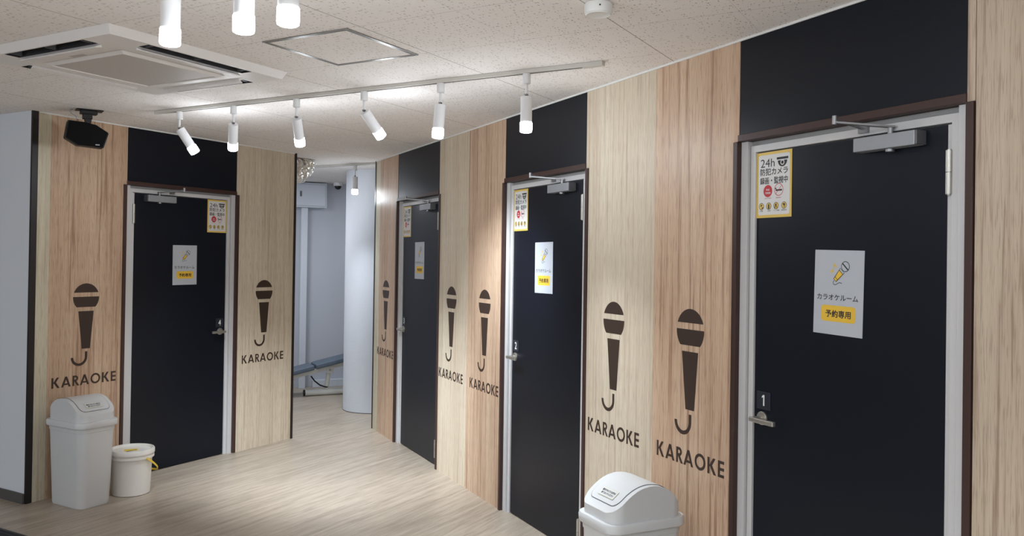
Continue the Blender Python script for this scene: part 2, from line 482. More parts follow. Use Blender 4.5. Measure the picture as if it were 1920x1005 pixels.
def door(n, F, x0, latch_left, label):
    d = sroot('door_%d' % n, F.at(x0+D/2), F.rz, label)
    s = 1 if latch_left else -1       # local X positive = towards the hinge
    h = D/2
    def bx(a, b, y0, y1, z0, z1, mb=None):
        xa, xb = s*a, s*b
        return (mb or MB()).box(min(xa, xb), max(xa, xb), y0, y1, z0, z1)
    # casing: two uprights and a head board set between them
    c = bx(-h+e, -h+.025, -.008, .06, 0, 2.05); bx(h-.025, h-e, -.008, .06, 0, 2.05, c)
    c.box(-h+.027 if s > 0 else -h+.025, h-.025 if s > 0 else h-.027, -.008, .06, 2.0505, 2.077)
    c.build('casing', M['brown'], d, bevel=.0015)
    # steel frame, stepped
    f = MB()
    for q in (-1, 1):
        bx(q*(h-.0252), q*(h-.062), .014, .06, 0, 2.0495, f)
        bx(q*(h-.067), q*(h-.093), .026, .062, 0, 2.030, f)
        bx(q*(h-.062), q*(h-.067), .050, .06, 0, 2.030, f)
    f.box(-h+.067, h-.067, .0258, .06, 2.004, 2.0302)
    f.build('door_frame', M['white_steel'], d, bevel=.001)
    bx(-h+.0885, -h+.0915, .0272, .0279, .94, 1.06).build('strike_plate', M['slot_dark'], d)
    MB().box(-h+.0625, h-.0625, .038, .06, 2.0304, 2.0494).build('head_seal', M['seal'], d)  # recessed strip with the casing's shade put into its colour
    # leaf with navy film stopping short of the hinge edge
    lf = bx(-h+.095, h-.095, .036, .075, .006, 2.0).build('door_leaf', M['white_steel'], d)
    bx(-h+.0955, h-.112, .034, .0359, .0065, 1.9995).build('door_film', M['navy'], lf)
    for z in (1.787, .065):
        hg = MB()
        for a, b in ((0, .0655), (.0675, .133)):
            hg.cyl((s*(h-.100), .026, z+a), (s*(h-.100), .026, z+b), .0105, seg=16)
        hg.cyl((s*(h-.100), .026, z-.003), (s*(h-.100), .026, z+.136), .006, seg=12)
        hg.build('hinge', M['steel'], d, smooth=True)
    # lever handle
    hx = -h+.095+.048
    hd = MB().cyl((s*hx, .0335, .972), (s*hx, .025, .972), .026).cyl((s*hx, .025, .972), (s*hx, -.022, .972), .010).build('door_handle', M['steel'], d, smooth=True, bevel=.001)
    bx(hx-.012, hx+.118, -.030, -.014, .963, .981).build('lever', M['steel'], hd, bevel=.003)
    numeral_part(n, d, s*(hx+.004), 1.04, .034)
    # closer on the hinge side with folded arm
    cl = bx(.086, .322, -.012, .033, 1.946, 1.992).build('door_closer', M['closer'], d, bevel=.002)
    bx(.3222, .330, -.011, .033, 1.947, 1.991).build('end_cap', M['closer_dark'], cl, bevel=.001)
    MB().cyl((s*.215, .010, 1.945), (s*.215, .010, 1.936), .014).build('adjusting_knob', M['alu'], cl, smooth=True)
    arm = MB().cyl((s*.215, .012, 1.992), (s*.215, .012, 2.018), .009)
    el = Vector((s*.125, -.14, 2.030))
    arm.strip([(s*.222, .02, 2.016), (s*.2, -.02, 2.019), el], (1, 0, 0), .018, .006)
    arm.strip([el+Vector((0, 0, .010)), (s*.10, .018, 2.026)], (1, 0, 0), .010, .006)
    arm.cyl(el-Vector((0, 0, .006)), el+Vector((0, 0, .022)), .008)
    arm.box(min(s*.08, s*.12), max(s*.08, s*.12), .016, .0277, 2.012, 2.031)
    arm.build('closer_arm', M['alu'], cl)
    return d

door(1, FR, DOORS_R[1], True, 'nearest black door, number 1, at the right of the photo')
door(2, FR, DOORS_R[2], True, 'black door with number 2, second from the right')
door(3, FR, DOORS_R[3], True, 'farthest black door on the long wall, number 3')
door(4, FL, DOOR_L, False, 'black door with number 4 on the left wall')

# ------------------------------------------------------------------ notices on the doors
def camera_notice():
    W, H = .186, .2535
    t = thing('warning_poster', '', 'poster')
    y = -.0012
    MB().prism_xz([(0, 0), (W, 0), (W, H), (0, H)], y, -.0002).build('sheet', M['print_border'], t)
    MB().flat(rrect(.010, W-.010, .011, H-.011, .008), y-.0003).build('white_field', M['sheet_white'], t)
    y -= .0006
    fx = lambda v: v*W
    fz = lambda v: H*(1-v)
    MB().text('24h', fx(.12), fx(.52), fz(.23), fz(.105), y).build('headline_lettering', M['print_dark'], t, fix=False)
    MB().text('防犯カメラ', fx(.11), fx(.89), fz(.355), fz(.25), y, .0004).build('title_lettering', M['print_dark'], t, fix=False)
    MB().text('録画・監視中', fx(.11), fx(.89), fz(.49), fz(.385), y, .0004).build('title_lettering', M['print_dark'], t, fix=False)
    for tx_, a_, b_ in (('盗難', .11, .20), ('盗撮', .33, .42), ('ナンパ勧誘', .50, .67), ('器物破損', .72, .87)):
        MB().text(tx_, fx(a_), fx(b_), fz(.905), fz(.885), y).build('caption', M['print_dark'], t, fix=False)
    c = MB().flat([(fx(.58), fz(.135)), (fx(.90), fz(.135)), (fx(.90), fz(.10)), (fx(.58), fz(.10))], y)
    c.flat([(fx(.74)+fx(.13)*math.cos(a), fz(.15)+fx(.13)*math.sin(a)) for a in [PI+PI*i/18 for i in range(19)]], y)
    ci = c.build('camera_icon', M['print_dark'], t)
    MB().ring(fx(.74), fz(.183), fx(.035), fx(.055), y-.0003).build('camera_lens', M['sheet_white'], ci)
    rc = MB().disc(fx(.335), fz(.595), .0235, y).build('red_disc', M['print_red'], t)
    MB().text('完全', fx(.285), fx(.385), fz(.59), fz(.56), y-.0003, .0002).text('予約制', fx(.26), fx(.41), fz(.64), fz(.61), y-.0003, .0002).build('red_disc_lettering', M['sheet_white'], rc, fix=False)
    nr = MB().ring(fx(.645), fz(.585), .0215, .0238, y).line([(fx(.645)-.0155, fz(.585)-.0155), (fx(.645)+.0155, fz(.585)+.0155)], .002, y-.0001)
    MB().text('完全予約制', fx(.24), fx(.43), fz(.715), fz(.695), y).build('caption', M['print_red'], t, fix=False)
    MB().text('宿泊禁止', fx(.57), fx(.72), fz(.715), fz(.695), y).build('caption', M['print_red'], t, fix=False)
    nr = nr.build('prohibition_ring', M['print_red'], t, fix=False)
    MB().disc(fx(.56), fz(.567), .0035, y+.0001).flat(rrect(fx(.555), fx(.74), fz(.605), fz(.58), .003), y+.0001).build('lying_figure', M['print_dark'], nr)
    for i, cx in enumerate((.155, .365, .575, .795)):
        p = MB().ring(fx(cx), fz(.825), .0115, .0135, y).build('pictogram', M['print_dark'], t)
        MB().disc(fx(cx), fz(.825), .0117, y+.0001).build('pictogram_field', M['print_border'], p)
        g = MB().disc(fx(cx), fz(.805), .0030, y-.0002)
        if i == 0: g.flat([(fx(cx)-.004, fz(.83)), (fx(cx)+.004, fz(.815)), (fx(cx)+.002, fz(.805)), (fx(cx)-.006, fz(.815))], y-.0002).flat([(fx(cx)+.0, fz(.865)), (fx(cx)+.010, fz(.85)), (fx(cx)+.010, fz(.835)), (fx(cx)+.001, fz(.845))], y-.0002)
        elif i == 1: g.flat(rrect(fx(cx)-.0035, fx(cx)+.0035, fz(.865), fz(.812), .001), y-.0002)
        elif i == 2: g.line([(fx(cx)-.006, fz(.86)), (fx(cx)-.002, fz(.80))], .004, y-.0002).line([(fx(cx)+.006, fz(.86)), (fx(cx)+.0, fz(.81))], .003, y-.0002)
        else: g.line([(fx(cx)-.006, fz(.80)), (fx(cx)+.004, fz(.835))], .003, y-.0002).line([(fx(cx)+.005, fz(.80)), (fx(cx)+.001, fz(.86))], .003, y-.0002)
        g.build('pictogram_figure', M['print_dark'], p)
    return t

def room_notice():
    W, H = .2165, .296
    t = thing('room_notice', '', 'poster')
    y = -.0012
    MB().prism_xz([(0, 0), (W, 0), (W, H), (0, H)], y, -.0002).build('sheet', M['paper'], t)
    fx = lambda v: v*W
    fz = lambda v: H*(1-v)
    y -= .0003
    # microphone drawing: axis from lower left to upper right
    a = Vector((fx(.435), fz(.350))); b = Vector((fx(.615), fz(.205)))
    dr = (b-a).normalized(); nn = Vector((-dr.y, dr.x))
    P = lambda q, k: ((a+dr*q+nn*k).x, (a+dr*q+nn*k).y)
    L = (b-a).length
    mo = MB()
    mo.flat([P(-.003, .0085), P(-.003, -.0085), P(L*.78, -.013), P(L*.78, .013)], y)
    hc = b+dr*.006
    mo.disc(hc.x, hc.y, .0185, y)
    mo.line([(fx(.415), fz(.355)), (fx(.39), fz(.385)), (fx(.405), fz(.405)), (fx(.44), fz(.41)), (fx(.48), fz(.395)), (fx(.52), fz(.38)), (fx(.56), fz(.385)), (fx(.57), fz(.39))], .0022, y)
    mic = mo.build('microphone_drawing', M['print_dark'], t)
    MB().flat([P(.008, .0066), P(.008, -.0066), P(L*.62, -.0098), P(L*.62, .0098)], y-.0002).flat([P(-.001, .0062), P(-.001, -.0062), P(.006, -.0066), P(.006, .0066)], y-.0002).build('microphone_handle', M['print_yellow'], mic)
    MB().flat([P(L*.66, .0102), P(L*.66, -.0102), P(L*.76, -.0112), P(L*.76, .0112)], y-.0002).flat(
        [(hc.x+.016*math.cos(q), hc.y+.016*math.sin(q)) for q in [math.atan2(dr.y, dr.x)-1.45+2.9*i/18 for i in range(19)]], y-.0002).flat(
        [(hc.x+.016*math.cos(q), hc.y+.016*math.sin(q)) for q in [math.atan2(dr.y, dr.x)+1.75+2.78*i/18 for i in range(19)]], y-.0002).build('microphone_head', M['paper'], mic)
    nt = MB()
    nt.flat([(fx(.365)+.0065*math.cos(q), fz(.252)+.005*math.sin(q)) for q in [2*PI*i/20 for i in range(20)]], y)
    nt.line([(fx(.39), fz(.25)), (fx(.40), fz(.155))], .0024, y)
    nt.flat([(fx(.395), fz(.15)), (fx(.42), fz(.165)), (fx(.455), fz(.185)), (fx(.45), fz(.215)), (fx(.435), fz(.20)), (fx(.395), fz(.185))], y)
    nt.build('music_note', M['print_border'], t)
    MB().text('カラオケルーム', fx(.07), fx(.90), fz(.592), fz(.525), y, .0003).build('lettering', M['print_dark'], t, fix=False)
    bd = MB().flat(rrect(fx(.16), fx(.86), fz(.845), fz(.655), .012), y).build('yellow_badge', M['print_yellow'], t)
    MB().text('予約専用', fx(.255), fx(.765), fz(.795), fz(.71), y-.0003, .0006).build('badge_lettering', M['print_dark'], bd, fix=False)
    return t

def put(o, F, x, z, label, group, tilt=0):
    o.location = F.at(x, .0338, z); o.rotation_euler = (0, 0, F.rz)
    if tilt: o.rotation_euler = (Matrix.Rotation(F.rz, 3, 'Z') @ Matrix.Rotation(tilt, 3, 'Y')).to_euler()
    o['label'] = label; o['group'] = group
g1, g2 = 'yellow-edged camera warning posters', 'white karaoke room notices'
wp = camera_notice(); rn = room_notice()
for i, (n, xa, xb, zb) in enumerate(((1, -2.5325, -2.2335, 1.3255), (2, -4.677, -4.388, 1.376), (3, -6.786, -6.490, 1.402), (4, 4.472, 4.164, 1.343))):
    F = FL if n == 4 else FR
    a, b = (wp, rn) if i == 0 else (copy_tree(wp), copy_tree(rn))
    put(a, F, xa, 1.7455, 'yellow-edged security camera warning poster in the top corner of door %d' % n, g1)
    put(b, F, xb, zb, 'white notice with a microphone drawing in the middle of door %d' % n, g2, R({1: 1.2, 2: -.4, 3: -.3, 4: -.4}[n]))

# ------------------------------------------------------------------ microphone decals with KARAOKE lettering
def decal():
    t = thing('karaoke_decal', '', 'wall decal')
    y = -.0008
    zc = 1.277; r = .0925
    m = MB()
    def cap(z0, z1, n=20):     # slice of the disc between two heights
        pts = []
        a0 = math.asin(max(-1, min(1, (z0-zc)/r))); a1 = math.asin(max(-1, min(1, (z1-zc)/r)))
        rgt = [(r*math.cos(a0+(a1-a0)*i/n), zc+r*math.sin(a0+(a1-a0)*i/n)) for i in range(n+1)]
        return rgt + [(-x, z) for x, z in reversed(rgt) if x > 1e-5]
    m.prism_xz(cap(1.309, zc+r), y, -.0001)
    m.prism_xz(cap(1.2125, 1.281), y, -.0001)
    m.prism_xz([(-.054, 1.186), (.055, 1.186), (.0325, .937), (-.0255, .937)], y, -.0001)
    cx, cz, ro, ri = -.0425, .883, .0575, .0405
    m.prism_xz([(cx+ri, .883), (cx+ro, .883), (cx+ro, .918), (cx+ri, .918)], y, -.0001)
    n = 20
    m.prism_xz([(cx+ro*math.cos(-PI*i/n), cz+ro*math.sin(-PI*i/n)) for i in range(n+1)] + [(cx+ri*math.cos(-PI+PI*i/n), cz+ri*math.sin(-PI+PI*i/n)) for i in range(n+1)], y, -.0001)
    m.build('microphone', M['decal'], t)
    # geometric capitals, cap height .068
    k = MB(); z0 = .698; H = .0675; s = .0128
    def stem(x): k.prism_xz([(x, z0), (x+s, z0), (x+s, z0+H), (x, z0+H)], y, -.0001)
    def hbar(x0, x1, zc_, h=.0118): k.prism_xz([(x0, zc_-h/2), (x1, zc_-h/2), (x1, zc_+h/2), (x0, zc_+h/2)], y, -.0001)
    def slant(x0, x1, za, zb, wd=.0140):   # horizontally cut diagonal
        k.prism_xz([(x0, za), (x0+wd, za), (x1+wd, zb), (x1, zb)], y, -.0001)
    def K(x):
        stem(x); slant(x+s*.75, x+.0345, z0+H*.46, z0+H, .0155); slant(x+.0385, x+s*.95, z0, z0+H*.57, .0165)
    def A(x):
        slant(x, x+.0255, z0, z0+H); slant(x+.051, x+.0255, z0, z0+H); hbar(x+.014, x+.050, z0+H*.27, .0105)
    def Rr(x):
        stem(x); ro_ = H*.285; cz_ = z0+H-ro_
        hbar(x+s, x+.020, z0+H-.0059); hbar(x+s, x+.020, cz_-ro_+.0059)
        q = 14; w_ = .0118
        k.prism_xz([(x+.020+ro_*math.cos(-PI/2+PI*i/q), cz_+ro_*math.sin(-PI/2+PI*i/q)) for i in range(q+1)] + [(x+.020+(ro_-w_)*math.cos(PI/2-PI*i/q), cz_+(ro_-w_)*math.sin(PI/2-PI*i/q)) for i in range(q+1)], y, -.0001)
        slant(x+.0325, x+.012, z0, z0+H*.46, .0150)
    def O(x):
        cx_, cz_, ro_ = x+.0350, z0+H/2, .0350
        q = 36
        o_ = [(cx_+ro_*math.cos(2*PI*i/q), cz_+ro_*math.sin(2*PI*i/q)) for i in range(q)]
        i_ = [(cx_+(ro_-.0122)*math.cos(2*PI*i/q), cz_+(ro_-.0122)*math.sin(2*PI*i/q)) for i in range(q)]
        for i in range(q):
            j = (i+1) % q
            k.prism_xz([o_[i], o_[j], i_[j], i_[i]], y, -.0001)
    def E(x):
        stem(x)
        for f in (.0059, H/2, H-.0059): hbar(x+s, x+.0375, z0+f)
    x = -.2275
    K(x); A(x+.0650); Rr(x+.1420); A(x+.1935); O(x+.2690); K(x+.3520); E(x+.4175)
    k.build('lettering', M['decal'], t)
    return t
dc = decal(); first = True
for F, x, lb in ((FR, -2.891, 'brown microphone decal and KARAOKE lettering directly left of door 1'),
                 (FR, -3.487, 'brown microphone decal and KARAOKE lettering directly right of door 2'),
                 (FR, -5.028, 'brown microphone decal and KARAOKE lettering directly left of door 2'),
                 (FR, -5.606, 'brown microphone decal and KARAOKE lettering directly right of door 3'),
                 (FR, -7.143, 'brown microphone decal and KARAOKE lettering left of door 3, at the far wall end'),
                 (FL, 3.4615, 'brown microphone decal and KARAOKE lettering left of door 4, above the dustbin'),
                 (FL, 5.0375, 'brown microphone decal and KARAOKE lettering right of door 4')):
    o = dc if first else copy_tree(dc); first = False
    o.location = F.at(x); o.rotation_euler = (0, 0, F.rz); o['label'] = lb; o['group'] = 'karaoke wall decals'

# ------------------------------------------------------------------ tracks and spotlights
def track(x, y0, y1, label, name='lighting_track'):
    t = thing(name, label, 'light track', (x, (y0+y1)/2, ZC))
    h = (y1-y0)/2
    MB().box(-.017, .017, -h, h, -.019, -.0003).build('rail', M['track_white'], t, bevel=.002)
    MB().box(-.002, .008, -h+.06, h-.16, -.0194, -.0185).build('contact_slot', M['slot_dark'], t)
    MB().box(-.018, .018, -h-.004, -h+.10, -.021, -.0002).build('feed_cap', M['track_white'], t, bevel=.002)
    MB().box(-.018, .018, h-.03, h+.004, -.021, -.0002).build('end_cap', M['track_white'], t, bevel=.002)
    return t
def spotlight(x, y, ay, ax, label, group='white cylinder spotlights', spot=True, pw=1.0, cone=105):
    """ay: tilt of the lamp tip towards -y, ax: towards +x (degrees)"""
    t = thing('track_spotlight', label, 'spotlight', (x, y, ZC-.0195), 0, group)
    MB().revolve([(.019, -.0005), (.019, -.045), (.016, -.048)], 20).build('adapter', M['lamp_white'], t, smooth=True)
    MB().cyl((0, 0, -.0485), (0, 0, -.098), .0065, seg=12).build('stem', M['lamp_white'], t, smooth=True)
    MB().cyl((-.006, 0, -.099), (.006, 0, -.099), .007, seg=12).build('joint', M['closer_dark'], t, smooth=True)
    b = MB().revolve([(.010, 0), (.0266, -.002), (.0273, -.004), (.0273, -.122), (.025, -.122)], 40).build('lamp_body', M['lamp_white'], t, smooth=True, loc=(0, 0, -.106))
    d = Vector((math.tan(R(ax)), -math.tan(R(ay)), -1)).normalized()
    q = Vector((0, 0, -1)).rotation_difference(d)
    b.rotation_mode = 'QUATERNION'; b.rotation_quaternion = q
    b.location = Vector((0, 0, -.100)) + d*.006
    MB().revolve([(.0270, -.1205), (.0284, -.123), (.0288, -.127), (.0288, -.160), (.0277, -.166), (.0226, -.169), (.011, -.171)], 40).build('lamp_lens', M['lens'], b, smooth=True)
    if spot:
        l = bpy.data.lights.new('spot_beam', 'SPOT'); l.energy = SPOT_W*pw; l.spot_size = R(cone); l.spot_blend = 1.0; l.shadow_soft_size = .03; l.color = (.84, .925, 1)
        lo = bpy.data.objects.new('spot_beam', l); COL.objects.link(lo); lo.parent = b; lo.location = (0, 0, -.176)
        l = bpy.data.lights.new('lens_glow', 'POINT'); l.energy = POINT_W*min(pw, 1); l.shadow_soft_size = .03; l.color = (.84, .925, 1)
        lo = bpy.data.objects.new('lens_glow', l); COL.objects.link(lo); lo.parent = b; lo.location = (0, 0, -.205)
    return t
TX = 3.44
track(TX, 1.50, 4.50, 'long white ceiling track with six spotlights in front of the black doors')
spotlight(TX, 4.291, 23, 26, 'leftmost spotlight on the long track, tilted to the right', pw=1.4, cone=64)
spotlight(TX, 3.826, -26.5, 24, 'second spotlight from the left on the long track, beside the leftmost tilted one', pw=2.0, cone=64)
spotlight(TX, 3.333, -18, 30, 'third spotlight from the left on the long track, leaning slightly right', pw=9.5, cone=70)
spotlight(TX, 2.855, 13, 42, 'fourth spotlight from the left on the long track, strongly tilted right', pw=3.6, cone=70)
spotlight(TX, 2.371, -2, -4, 'fifth spotlight from the left on the long track, hanging straight down', pw=2.7, cone=80)
spotlight(TX, 1.885, 0, 0, 'rightmost spotlight on the long track, hanging before the panel over door 2', pw=3, cone=80)
TX2 = 1.592
track(TX2, -.6, 2.4, 'nearer ceiling track above the frame carrying the large spotlights')
spotlight(TX2, 2.032, 0, 0, 'large near spotlight at the top edge, left one of three')
spotlight(TX2, 1.738, 0, 0, 'large near spotlight at the top edge, middle one of three')
spotlight(TX2, 1.577, 0, 0, 'large near spotlight at the top edge, right one of three')
for i, y in enumerate((1.0, .5, 0.0, -.4)):  # extra lamps, unseen, added to brighten the hall
    spotlight(TX2, y, 0, 0, 'white cylinder spotlight farther along the nearer track, outside the frame')
track(-1.2, -2, 3.4, 'third white ceiling track with six spotlights, outside the frame')  # track and its lamps added as general hall fill
for i in range(6): spotlight(-1.2, -1.6+.9*i, 0, 0, 'white cylinder spotlight on the third track, outside the frame', pw=1.2)
track(6.187, 4.95, 6.9, 'short ceiling track in the passage before the round column')
spotlight(6.187, 5.232, 0, 0, 'lone spotlight in the passage beside the round column', pw=1.8, cone=100)

# light of the training room behind the partition; added fill for the unseen hall
area_light('hall_ceiling_light', (-.6, .6, ZC-.03), 1.0, TOP_FILL_W, (.84, .925, 1))  # fill light added overhead, no fixture behind it
wl = area_light('hall_window_light', (-3.45, 6.0, 1.35), 2.2, SIDE_FILL_W, (.86, .93, 1))  # fill light added from the left, the wall has no window
wl.rotation_euler = (0, R(-90), 0)
wl = area_light('hall_window_light_near', (-1.4, -2.88, 1.35), 2.2, SIDE_FILL_W*.3, (.85, .93, 1))  # weaker fill added at the near wall, no window there
wl.rotation_euler = (R(90), 0, 0)
area_light('gym_ceiling_light', (7.6, 5.6, ZC-.03), .6, 3.5, (.86, .93, 1))
area_light('gym_ceiling_light_b', (5.9, 6.5, ZC-.03), .5, 6.5, (.9, .95, 1))

# ------------------------------------------------------------------ ceiling fittings
def air_conditioner():
    t = thing('ceiling_air_conditioner', 'white four-way ceiling air conditioner with square return grille', 'air conditioner', (2.51, 3.43, ZC))
    h = .475; zb = -.036
    pan = MB(); well = MB()
    sl0, sl1, sw = .382, .448, .275       # slot inner / outer distance, half length
    # bottom face with four slots: built as a 5x5 grid of cells
    xs = [-h+.018, -sl1, -sl0, -sw, sw, sl0, sl1, h-.018]
    isslot = lambda a, b: (abs(a) > sl0 and abs(a) < sl1 and abs(b) < sw)
    V = {}
    def vert(x, y, z):
        kx = (round(x, 5), round(y, 5), round(z, 5))
        if kx not in V: V[kx] = pan.bm.verts.new((x, y, z))
        return V[kx]
    for i in range(7):
        for j in range(7):
            cx, cy = (xs[i]+xs[i+1])/2, (xs[j]+xs[j+1])/2
            if isslot(cx, cy) or isslot(cy, cx): continue
            pan.bm.faces.new([vert(xs[i], xs[j], zb), vert(xs[i], xs[j+1], zb), vert(xs[i+1], xs[j+1], zb), vert(xs[i+1], xs[j], zb)])
    a, b = h-.018, h
    for k in range(4):
        c, s = math.cos(k*PI/2), math.sin(k*PI/2)
        rot = lambda x, y: (c*x-s*y, s*x+c*y)
        p = [(*rot(-a, -a), zb), (*rot(a, -a), zb), (*rot(b, -b), -.0005), (*rot(-b, -b), -.0005)]
        pan.bm.faces.new([pan.bm.verts.new(q) for q in p])
        # slot side walls
        for (x0, y0, x1, y1) in ((-sw, -sl1, sw, -sl1), (sw, -sl0, -sw, -sl0), (sw, -sl1, sw, -sl0), (-sw, -sl0, -sw, -sl1)):
            p = [(*rot(x0, y0), zb), (*rot(x1, y1), zb), (*rot(x1, y1), -.002), (*rot(x0, y0), -.002)]
            well.bm.faces.new([well.bm.verts.new(q) for q in p])
    pan.build('panel', M['ac_white'], t, fix=False)
    well.build('slot_lining', M['ac_dark'], t, fix=False)
    for k in range(4):
        c, s = math.cos(k*PI/2), math.sin(k*PI/2)
        o = MB().box(-sw, sw, -sl1, -sl0, -.004, -.0025).build('outlet', M['ac_dark'], t, rz=k*PI/2)
        fl = MB().quadbox([(-sw+.010, -sl0-.004, zb-.016), (sw-.010, -sl0-.004, zb-.016), (sw-.006, -sl0+.022, zb-.010), (-sw+.006, -sl0+.022, zb-.010),
                           (-sw+.010, -sl0-.006, zb-.012), (sw-.010, -sl0-.006, zb-.012), (sw-.006, -sl0+.018, zb-.0005), (-sw+.006, -sl0+.018, zb-.0005)]).build('flap', M['ac_white'], t, rz=k*PI/2)
        br = MB()
        for x in (-sw+.03, 0, sw-.03): br.box(x-.003, x+.003, -sl1+.012, -sl0-.008, -.034, -.006)
        br.build('flap_bracket', M['closer_dark'], t, rz=k*PI/2)
    g = MB()
    gi, go = .252, .272
    for k in range(4):
        c, s = math.cos(k*PI/2), math.sin(k*PI/2)
        p = []
        for x, y, z in ((-go, -go, zb-.001), (go, -go, zb-.001), (gi, -gi, zb-.012), (-gi, -gi, zb-.012)):
            p.append(g.bm.verts.new((c*x-s*y, s*x+c*y, z)))
        g.bm.faces.new(p)
        p = []
        for x, y, z in ((-gi, -gi, zb-.012), (gi, -gi, zb-.012), (gi-.004, -gi+.004, zb-.006), (-gi+.004, -gi+.004, zb-.006)):
            p.append(g.bm.verts.new((c*x-s*y, s*x+c*y, z)))
        g.bm.faces.new(p)
    g.build('grille_frame', M['ac_white'], t, fix=False)
    MB().box(-gi+.003, gi-.003, -gi+.003, gi-.003, zb-.008, zb-.003).build('grille', M['ac_grille'], t)
    MB().box(-.30, -.277, -.05, .05, zb-.0006, zb-.0001).build('badge', M['ac_grille'], t)
    return t
air_conditioner()

def hatch():
    x0, x1, y0, y1 = 2.5055, 2.976, 2.171, 2.628
    t = thing('ceiling_access_hatch', 'square ceiling inspection hatch with thin metal frame', 'ceiling hatch', ((x0+x1)/2, (y0+y1)/2, ZC))
    a, b = (x1-x0)/2, (y1-y0)/2; w_ = .021
    f = MB()
    f.box(-a, a, -b, -b+w_, -.0045, -.0003); f.box(-a, a, b-w_, b, -.0045, -.0003)
    f.box(-a, -a+w_, -b+w_, b-w_, -.0045, -.0003); f.box(a-w_, a, -b+w_, b-w_, -.0045, -.0003)
    f.build('hatch_frame', M['hatch_metal'], t, bevel=.001)
    g = MB()
    w1, w2 = w_*.44, w_*.54
    for q in (1,):
        g.box(-a+w1, a-w1, -b+w1, -b+w2, -.0048, -.0044); g.box(-a+w1, a-w1, b-w2, b-w1, -.0048, -.0044)
        g.box(-a+w1, -a+w2, -b+w1, b-w1, -.0048, -.0044); g.box(a-w2, a-w1, -b+w1, b-w1, -.0048, -.0044)
    g.build('frame_gap', M['slot_dark'], t)
    MB().box(-a+w_, a-w_, -b+w_, b-w_, -.0025, -.0003).build('hatch_board', M['ceiling'], t)
hatch()

t = thing('smoke_detector', 'white round smoke detector on the ceiling near the top edge', 'smoke detector', (2.662, 1.18, ZC))
MB().revolve([(.046, -.0005), (.0485, -.004), (.049, -.028), (.046, -.036)], 40).build('detector_base', M['white'], t, smooth=True)
MB().revolve([(.0455, -.0362), (.041, -.0405), (.039, -.039), (.012, -.039)], 40).build('detector_cover', M['white'], t, smooth=True)
MB().cyl((-.0425, -.0245, -.018), (-.0432, -.0249, -.018), .003, seg=12).build('indicator', M['slot_dark'], t)

def speaker():
    t = thing('ceiling_speaker', 'black loudspeaker hanging from a ceiling bracket left of door 4', 'speaker', (3.225, 4.87, ZC), R(-26))
    MB().box(-.066, .084, -.045, .045, -.006, -.0005).build('ceiling_plate', M['black_plastic'], t, bevel=.001)
    b = MB().box(-.042, .052, -.03, .03, -.028, -.0062).box(-.028, .024, -.026, .026, -.058, -.028)
    b.quadbox([(-.012, -.016, -.085), (.018, -.016, -.085), (.018, .016, -.085), (-.012, .016, -.085), (-.022, -.02, -.045), (.022, -.02, -.045), (.022, .02, -.045), (-.022, .02, -.045)])
    b.build('bracket', M['black_plastic'], t, bevel=.002)
    pts = [(-.107, .078), (-.123, -.030), (-.053, -.072), (.094, -.080), (.123, .018), (.051, .062), (-.018, .074)]
    cx, cz = -.008, -.157
    body = MB().loft([[(cx+x*.82, .085, cz+z*.8) for x, z in pts], [(cx+x, .02, cz+z) for x, z in pts], [(cx+x, -.055, cz+z) for x, z in pts]])
    c = body.build('cabinet', M['black_plastic'], t, bevel=.008, seg=3)
    MB().loft([[(cx+x*.95, -.0555, cz+z*.95) for x, z in pts], [(cx+x*.93, -.068, cz+z*.93) for x, z in pts]]).build('front_grille', M['black_grille'], t, bevel=.005, seg=2)
    MB().box(cx+.045, cx+.068, -.0692, -.0682, cz-.066, cz-.060).build('badge', M['closer'], t)
    MB().tube([(-.080, .02, -.001), (-.095, .015, -.012), (-.09, .01, -.03), (-.065, .0, -.045), (-.06, 0, -.082)], .002, 8).build('speaker_cable', M['closer'], t)
speaker()

# ------------------------------------------------------------------ dustbins and bucket
def ring_rr(w_, d_, r, z, n=6): return [(x, y, z) for x, y in rrect(-w_/2, w_/2, -d_/2, d_/2, r, n)]
PROF_H = [(-.176, .040), (-.160, .050), (-.140, .065), (-.12, .082), (-.09, .105), (-.06, .122), (-.03, .1325), (0, .137), (.03, .1365), (.06, .131), (.09, .118), (.115, .100), (.140, .073), (.160, .044), (.176, .016)]
PROF = [(-.176, .530)] + [(y, .530+h) for y, h in PROF_H] + [(.176, .530)]
def prof_at(y):
    y = max(-.1759, min(.1759, y))
    for (y0, z0), (y1, z1) in zip(PROF[1:], PROF[2:]):
        if y0 <= y <= y1: return z0+(z1-z0)*(y-y0)/(y1-y0)
def slope_at(y): return math.atan2(prof_at(y+.01)-prof_at(y-.01), .02)
def patch(mb, ya, yb, hw, rc, off, n=48):
    rows = []
    for i in range(n+1):
        y = (ya+yb)/2-(yb-ya)/2*math.cos(PI*i/n)
        q = min(y-ya, yb-y); k = hw
        if q < rc: k = hw-rc+math.sqrt(max(0, rc*rc-(rc-q)**2))
        th = slope_at(y)
        rows.append([(x*k, y-math.sin(th)*off, prof_at(y)+math.cos(th)*off) for x in (-1, -.5, 0, .5, 1)])
    mb.loft(rows, False, False, closed=False)
    return mb
